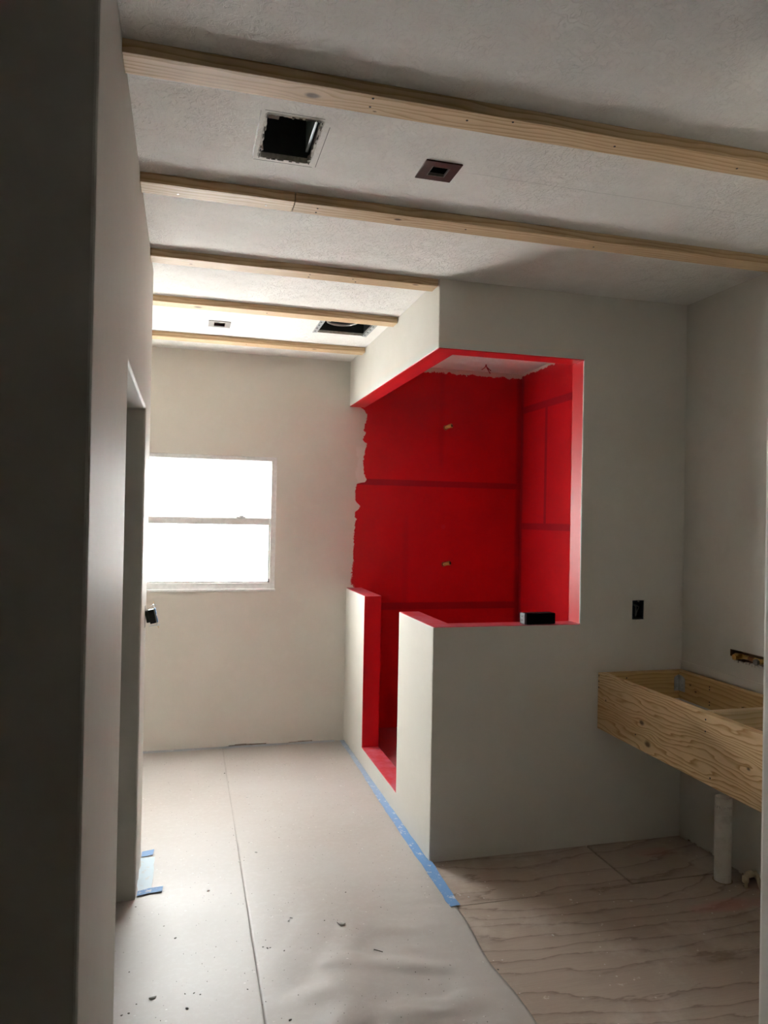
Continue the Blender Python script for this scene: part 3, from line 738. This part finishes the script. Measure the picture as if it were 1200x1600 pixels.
# ------------------------------------------------------------------ basin valves in the wall slot
bvx, bvz = XR+.018, .998
bv = empty('basin_valve', (XR+.02, 2.75, bvz), 'brass basin valve body with two outlets in the wall slot above the wooden frame', 'valve')
o3b = off(bv)
bm = bmesh.new(); tube(bm, [(bvx, 2.575, bvz-.002), (bvx, 2.90, bvz-.002)], .0105, 12, o3b); bm_obj('body_pipe', bm, MAT['brass'], bv, True)
for y in (2.86, 2.73, 2.61):
    bm = bmesh.new(); tube(bm, [(bvx+.010, y, bvz-.002), (bvx-.036, y, bvz-.003)], .0125, 12, o3b, radii=[.0135, .0115]); vv = bm_obj('outlet', bm, MAT['brass'], bv, True)
    bm = bmesh.new(); tube(bm, [(bvx-.030, y, bvz-.003), (bvx-.044, y, bvz-.0032)], .0145, 6, o3b); bm_obj('hex_cap', bm, MAT['brass' if y != 2.73 else 'trimgrey'], vv)
for y in (2.795, 2.67):
    bm = bmesh.new(); tube(bm, [(bvx, y-.016, bvz-.002), (bvx, y+.016, bvz-.002)], .0125, 6, o3b); bm_obj('coupling_nut', bm, MAT['copper'], bv)
bm = bmesh.new()
for k in range(9):
    y = 2.60+k*.034; box(bm, XR-.0035, XR+.004, y-.013, y+.012, .968+.004*math.sin(k*2.1), .979+.003*math.sin(k*5.3), bev=.001, rot=Matrix.Rotation(.25*math.sin(k*3.7), 3, 'X'))
bm_obj('torn_plaster_edge', bm, MAT['drywall'], wall_right)

# ------------------------------------------------------------------ pipes under the frame
pp = empty('drain_pipe', (2.374, 2.810, 0), 'white upright drain pipe rising from the plywood under the wooden frame', 'pipe')
def lathe(bm, prof, seg=24):
    rings = [[bm.verts.new((r*math.cos(2*math.pi*k/seg), r*math.sin(2*math.pi*k/seg), z)) for k in range(seg)] for r, z in prof]
    for a, b in zip(rings, rings[1:]):
        for k in range(seg): bm.faces.new((a[k], a[(k+1) % seg], b[(k+1) % seg], b[k]))
bm = bmesh.new(); lathe(bm, [(.0365, 0), (.0365, .372), (.0355, .376), (.0335, .376), (.0325, .372), (.0325, .05)]); bm_obj('tube', bm, MAT['pvc'], pp, True)
bm = bmesh.new(); lathe(bm, [(.037, .0005), (.043, .0008), (.043, .0012), (.037, .0015)]); bm_obj('floor_cutout', bm, MAT['subfloor'], pp)
sl = empty('supply_pipe_loop', (2.432, 2.735, 0), 'small beige supply pipe bent over beside the white drain pipe', 'pipe')
bm = bmesh.new(); tube(bm, bend((0, 0, 0), (0, 0, .052), (.05, -.010, .060), .016), .0105, 12); bm_obj('tube', bm, MAT['cpvc'], sl, True)
bm = bmesh.new(); tube(bm, [(0, 0, .022), (0, 0, .047)], .0145, 12); tube(bm, [(.006, -.001, .053), (.03, -.006, .058)], .0145, 12); bm_obj('elbow_fitting', bm, MAT['cpvc'], sl, True)
bm = bmesh.new(); tube(bm, bend((.03, -.006, .058), (.047, -.012, .060), (.049, -.040, .004), .012), .0095, 10); bm_obj('return_tube', bm, MAT['cpvc'], sl, True)
bm = bmesh.new()
for k in range(3): box(bm, -.0115, -.0095, -.004, .002, .004+k*.010, .008+k*.010)
bm_obj('print_marks', bm, MAT['trimgrey'], sl)

# ------------------------------------------------------------------ floor paper
def paper_z(x, y, z, seed, t=0.5):
    n = mnoise.fractal(Vector((x*2.2+seed, y*5.5, seed)), 1.0, 2.0, 4)
    n2 = mnoise.noise(Vector((x*7+seed, y*11+x*5, 3.1)))
    front = max(0, min(1, (3.35-y)/.9)); rgt = max(0, min(1, (x-.25)/.6))
    amp = .0016+.013*front*rgt*max(0, 1-max(0, t-.9)*8)
    zz = z+max(0.0, (n+.35)*amp+.3*n2*amp)
    # soft folds running towards the free edge
    if front > 0 and rgt > 0:
        zz += .026*front*rgt*max(0, mnoise.noise(Vector((x*5.0-y*3.2, y*1.3+x*.8, 9.0))))*(1-t**6)
        zz += .014*front*rgt*max(0, mnoise.noise(Vector((x*3.0+y*9.0, y*1.0, 5.0))))*(1-t**6)
    return zz
def paper(name, label, x0, x1, y0, y1, nx, ny, z, seed, redge=None):
    vs, fs = [], []
    for j in range(ny+1):
        y = y0+(y1-y0)*j/ny
        xa = x1 if redge is None else redge(y)
        for i in range(nx+1):
            t = i/nx; x = x0+(xa-x0)*t
            vs.append((x, y, paper_z(x, y, z, seed, t)))
    for j in range(ny):
        for i in range(nx):
            a = j*(nx+1)+i; fs.append((a, a+1, a+nx+2, a+nx+1))
    me = bpy.data.meshes.new(name); me.from_pydata(vs, [], fs); me.update()
    o = link(name, me, MAT['paper'], smooth=True)
    md = o.modifiers.new('paper_thickness', 'SOLIDIFY'); md.thickness = .0006; md.offset = 1
    return tag(o, label, 'floor paper', 'rosin paper laid on the floor')
def top_z(x, y):
    if x > redge(y): return 0.0
    if x > .272: return paper_z(x, y, .0021, 4.2, (x-.272)/(redge(y)-.272))+.0006
    return paper_z(x, y, .0012, 4.2, 0)+.0006
def redge(y):
    e = 1.115
    if y < 2.95: e += .010*mnoise.noise(Vector((y*3.2, 0, 0))) - .018*math.exp(-((y-2.5)/.18)**2)
    return e
paper('floor_paper', 'brown paper covering the floor along the doorway wall, under the window', -1.75, .300, 1.56, YB-.012, 60, 260, .0012, 4.2)
paper('floor_paper', 'brown floor paper taped along the shower curb, wrinkled at its loose edge', .272, 1.115, 1.40, YB-.012, 70, 260, .0021, 4.2, redge)

# blue tape
def tape(name, label, pts, mat, z, seed=0, rag=.004):
    """pts: (x_left, x_right, y) rows or general quads strip"""
    bm = bmesh.new(); rnd = random.Random(seed); rows = []
    for (a, b) in pts:
        j = rnd.uniform(-rag, rag); k = rnd.uniform(-rag, rag)*.6
        rows.append((bm.verts.new((a[0]+j, a[1], a[2] if len(a) > 2 else z)), bm.verts.new((b[0]+k, b[1], b[2] if len(b) > 2 else z))))
    for r, s in zip(rows, rows[1:]): bm.faces.new((r[0], r[1], s[1], s[0]))
    o = bm_obj(name, bm, mat)
    md = o.modifiers.new('tape_thickness', 'SOLIDIFY'); md.thickness = .0006; md.offset = 1
    return tag(o, label, 'tape', 'blue painters tape on the floor')
rows = []
for i in range(49):
    y = 2.858+(YB-.03-2.858)*i/48
    xr = 1.142-.012*max(0, (3.3-y)/.45) if y < 3.263 else SX-.001
    rows.append(((1.084+.012*max(0, min(1, (y-3.9)/.8)), y), (xr, y+.006)))
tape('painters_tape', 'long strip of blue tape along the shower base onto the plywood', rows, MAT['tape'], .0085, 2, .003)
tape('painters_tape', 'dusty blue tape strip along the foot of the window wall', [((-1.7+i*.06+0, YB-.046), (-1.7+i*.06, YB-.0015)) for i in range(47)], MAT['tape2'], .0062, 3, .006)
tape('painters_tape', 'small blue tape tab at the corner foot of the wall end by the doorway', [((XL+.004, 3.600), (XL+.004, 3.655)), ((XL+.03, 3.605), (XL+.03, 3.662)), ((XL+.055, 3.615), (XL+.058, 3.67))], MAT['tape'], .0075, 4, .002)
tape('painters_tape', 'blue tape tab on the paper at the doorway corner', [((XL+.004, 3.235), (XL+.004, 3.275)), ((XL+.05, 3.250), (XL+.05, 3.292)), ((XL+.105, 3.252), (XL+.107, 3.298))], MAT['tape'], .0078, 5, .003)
tape('painters_tape', 'pale tape strip at the foot of the short wall beside the doorway', [((XL+.003, 3.27+i*.04), (XL+.062, 3.27+i*.04)) for i in range(9)], MAT['tape3'], .0068, 6, .006)  # one strip in a paler blue than the rest

# ------------------------------------------------------------------ plaster crumbs on the floor
def chip_mesh(seed, sx=1, sy=.7, sz=.35):
    rnd = random.Random(seed); bm = bmesh.new(); bmesh.ops.create_icosphere(bm, subdivisions=1, radius=1)
    for v in bm.verts:
        k = rnd.uniform(.65, 1.2); v.co = Vector((v.co.x*sx*k, v.co.y*sy*k, max(-.9, v.co.z)*sz*k+sz*.8))
    me = bpy.data.meshes.new('plaster_chip'); bm.to_mesh(me); bm.free(); me.materials.append(MAT['plaster']); return me
CH = [chip_mesh(s) for s in (1, 2, 3, 4)]
CHD = [c.copy() for c in CH]
for c in CHD: c.materials[0] = MAT['grit']
def chip(px, py, size, dark=False, label=None):
    x, y = fl(px, py)
    o = bpy.data.objects.new('plaster_chip', (CHD if dark else CH)[random.randrange(4)]); col.objects.link(o)
    o.location = (x, y, top_z(x, y)-.0004); s = size
    o.scale = (s, s, s*random.uniform(.6, 1.0)); o.rotation_euler.z = random.uniform(0, 6.28)
    if label: tag(o, label, 'plaster chip')
    elif dark:
        if y > 3.4: t = 'dark grit crumb on the floor paper towards the window wall'
        elif x > .45: t = 'dark grit crumb on the wrinkled floor paper beside the bare plywood'
        elif x > .15: t = 'dark grit crumb on the floor paper along the paper seam'
        else: t = 'dark grit crumb on the floor paper near the doorway'
        tag(o, t, 'grit crumb', 'dark crumbs ' + t.split(' crumb ')[1])
    elif x > 1.1: tag(o, 'small white plaster crumb lying on the bare plywood', 'plaster chip', 'plaster crumbs on the plywood')
    else:
        if y > 4.75: t = 'pale plaster crumb on the floor paper close to the window wall'
        elif x > .7: t = 'pale plaster crumb on the floor paper beside the shower tape'
        elif y > 3.3: t = 'pale plaster crumb on the sunlit floor paper under the window'
        else: t = 'pale plaster crumb on the floor paper level with the doorway'
        tag(o, t, 'plaster chip', 'pale crumbs ' + t.split(' crumb ')[1])
chip(533, 1448, .020, label='largest pale plaster chip on the floor paper, away from the walls')
chip(239, 1561, .015, label='oval white plaster chip on the paper near the near wall corner')
for px, py, s in ((400, 1333, .012), (393, 1318, .010), (374, 1347, .011), (325, 1393, .012), (386, 1246, .012), (502, 1218, .013), (532, 1229, .012), (266, 1236, .010), (552, 1271, .011), (566, 1328, .010),
                  (272, 1210, .009), (363, 1187, .010), (478, 1181, .012), (520, 1186, .010), (595, 1278, .009), (455, 1436, .012), (451, 1441, .009), (596, 1338, .009), (425, 1293, .008), (299, 1278, .009),
                  (420, 1198, .010), (432, 1196, .009), (446, 1196, .010), (460, 1194, .011), (424, 1202, .008), (440, 1200, .009), (705, 1474, .008), (672, 1457, .007)):
    chip(px, py, s*.75)
for px, py, s in ((292, 1577, .009), (411, 1481, .006), (418, 1483, .007), (422, 1482, .005), (444, 1488, .006), (274, 1467, .008), (202, 1520, .005), (303, 1553, .006), (289, 1554, .005), (313, 1555, .005),
                  (387, 1547, .005), (213, 1571, .005), (190, 1588, .007), (201, 1585, .006), (453, 1596, .008), (507, 1441, .005), (497, 1461, .004), (361, 1397, .004), (540, 1397, .006), (436, 1310, .005),
                  (365, 1306, .005), (351, 1209, .009), (357, 1223, .006), (212, 1418, .006), (256, 1448, .005), (670, 1532, .004), (649, 1521, .004), (778, 1515, .006), (595, 1420, .004), (466, 1558, .004)):
    chip(px, py, s*.8, True)
for px, py, s in ((732, 1402, .008), (892, 1406, .010), (864, 1462, .010), (945, 1507, .005), (986, 1408, .009), (727, 1427, .006), (785, 1500, .005), (812, 1552, .005), (1113, 1427, .008), (800, 1575, .005), (755, 1505, .006), (1100, 1460, .007)):
    chip(px, py, s*.75)
sv = fl(584, 1485); sv2 = fl(598, 1489)
bm = bmesh.new(); tube(bm, [(sv[0], sv[1], top_z(*sv)+.0014), (sv2[0], sv2[1], top_z(*sv2)+.0014)], .0014, 6); tag(bm_obj('loose_nail', bm, MAT['nail']), 'thin loose nail lying on the wrinkled floor paper', 'nail')
# fine dust grains nobody could count
bm = bmesh.new(); rnd = random.Random(11)
for i in range(420):
    x = rnd.uniform(-.15, 1.05); y = 1.9+3.1*rnd.random()**1.6
    s = rnd.uniform(.0009, .0024); z = top_z(x, y)-.0002
    vs = [bm.verts.new((x+s*a, y+s*b, z+s*c)) for a, b, c in ((1, 0, 0), (-.5, .9, 0), (-.5, -.9, 0), (0, 0, 1.1))]
    for q in ((0, 1, 3), (1, 2, 3), (2, 0, 3), (0, 2, 1)): bm.faces.new([vs[k] for k in q])
tag(bm_obj('floor_grit', bm, MAT['grit']), 'fine scattered construction dust on the floor paper', 'dust', kind='stuff')
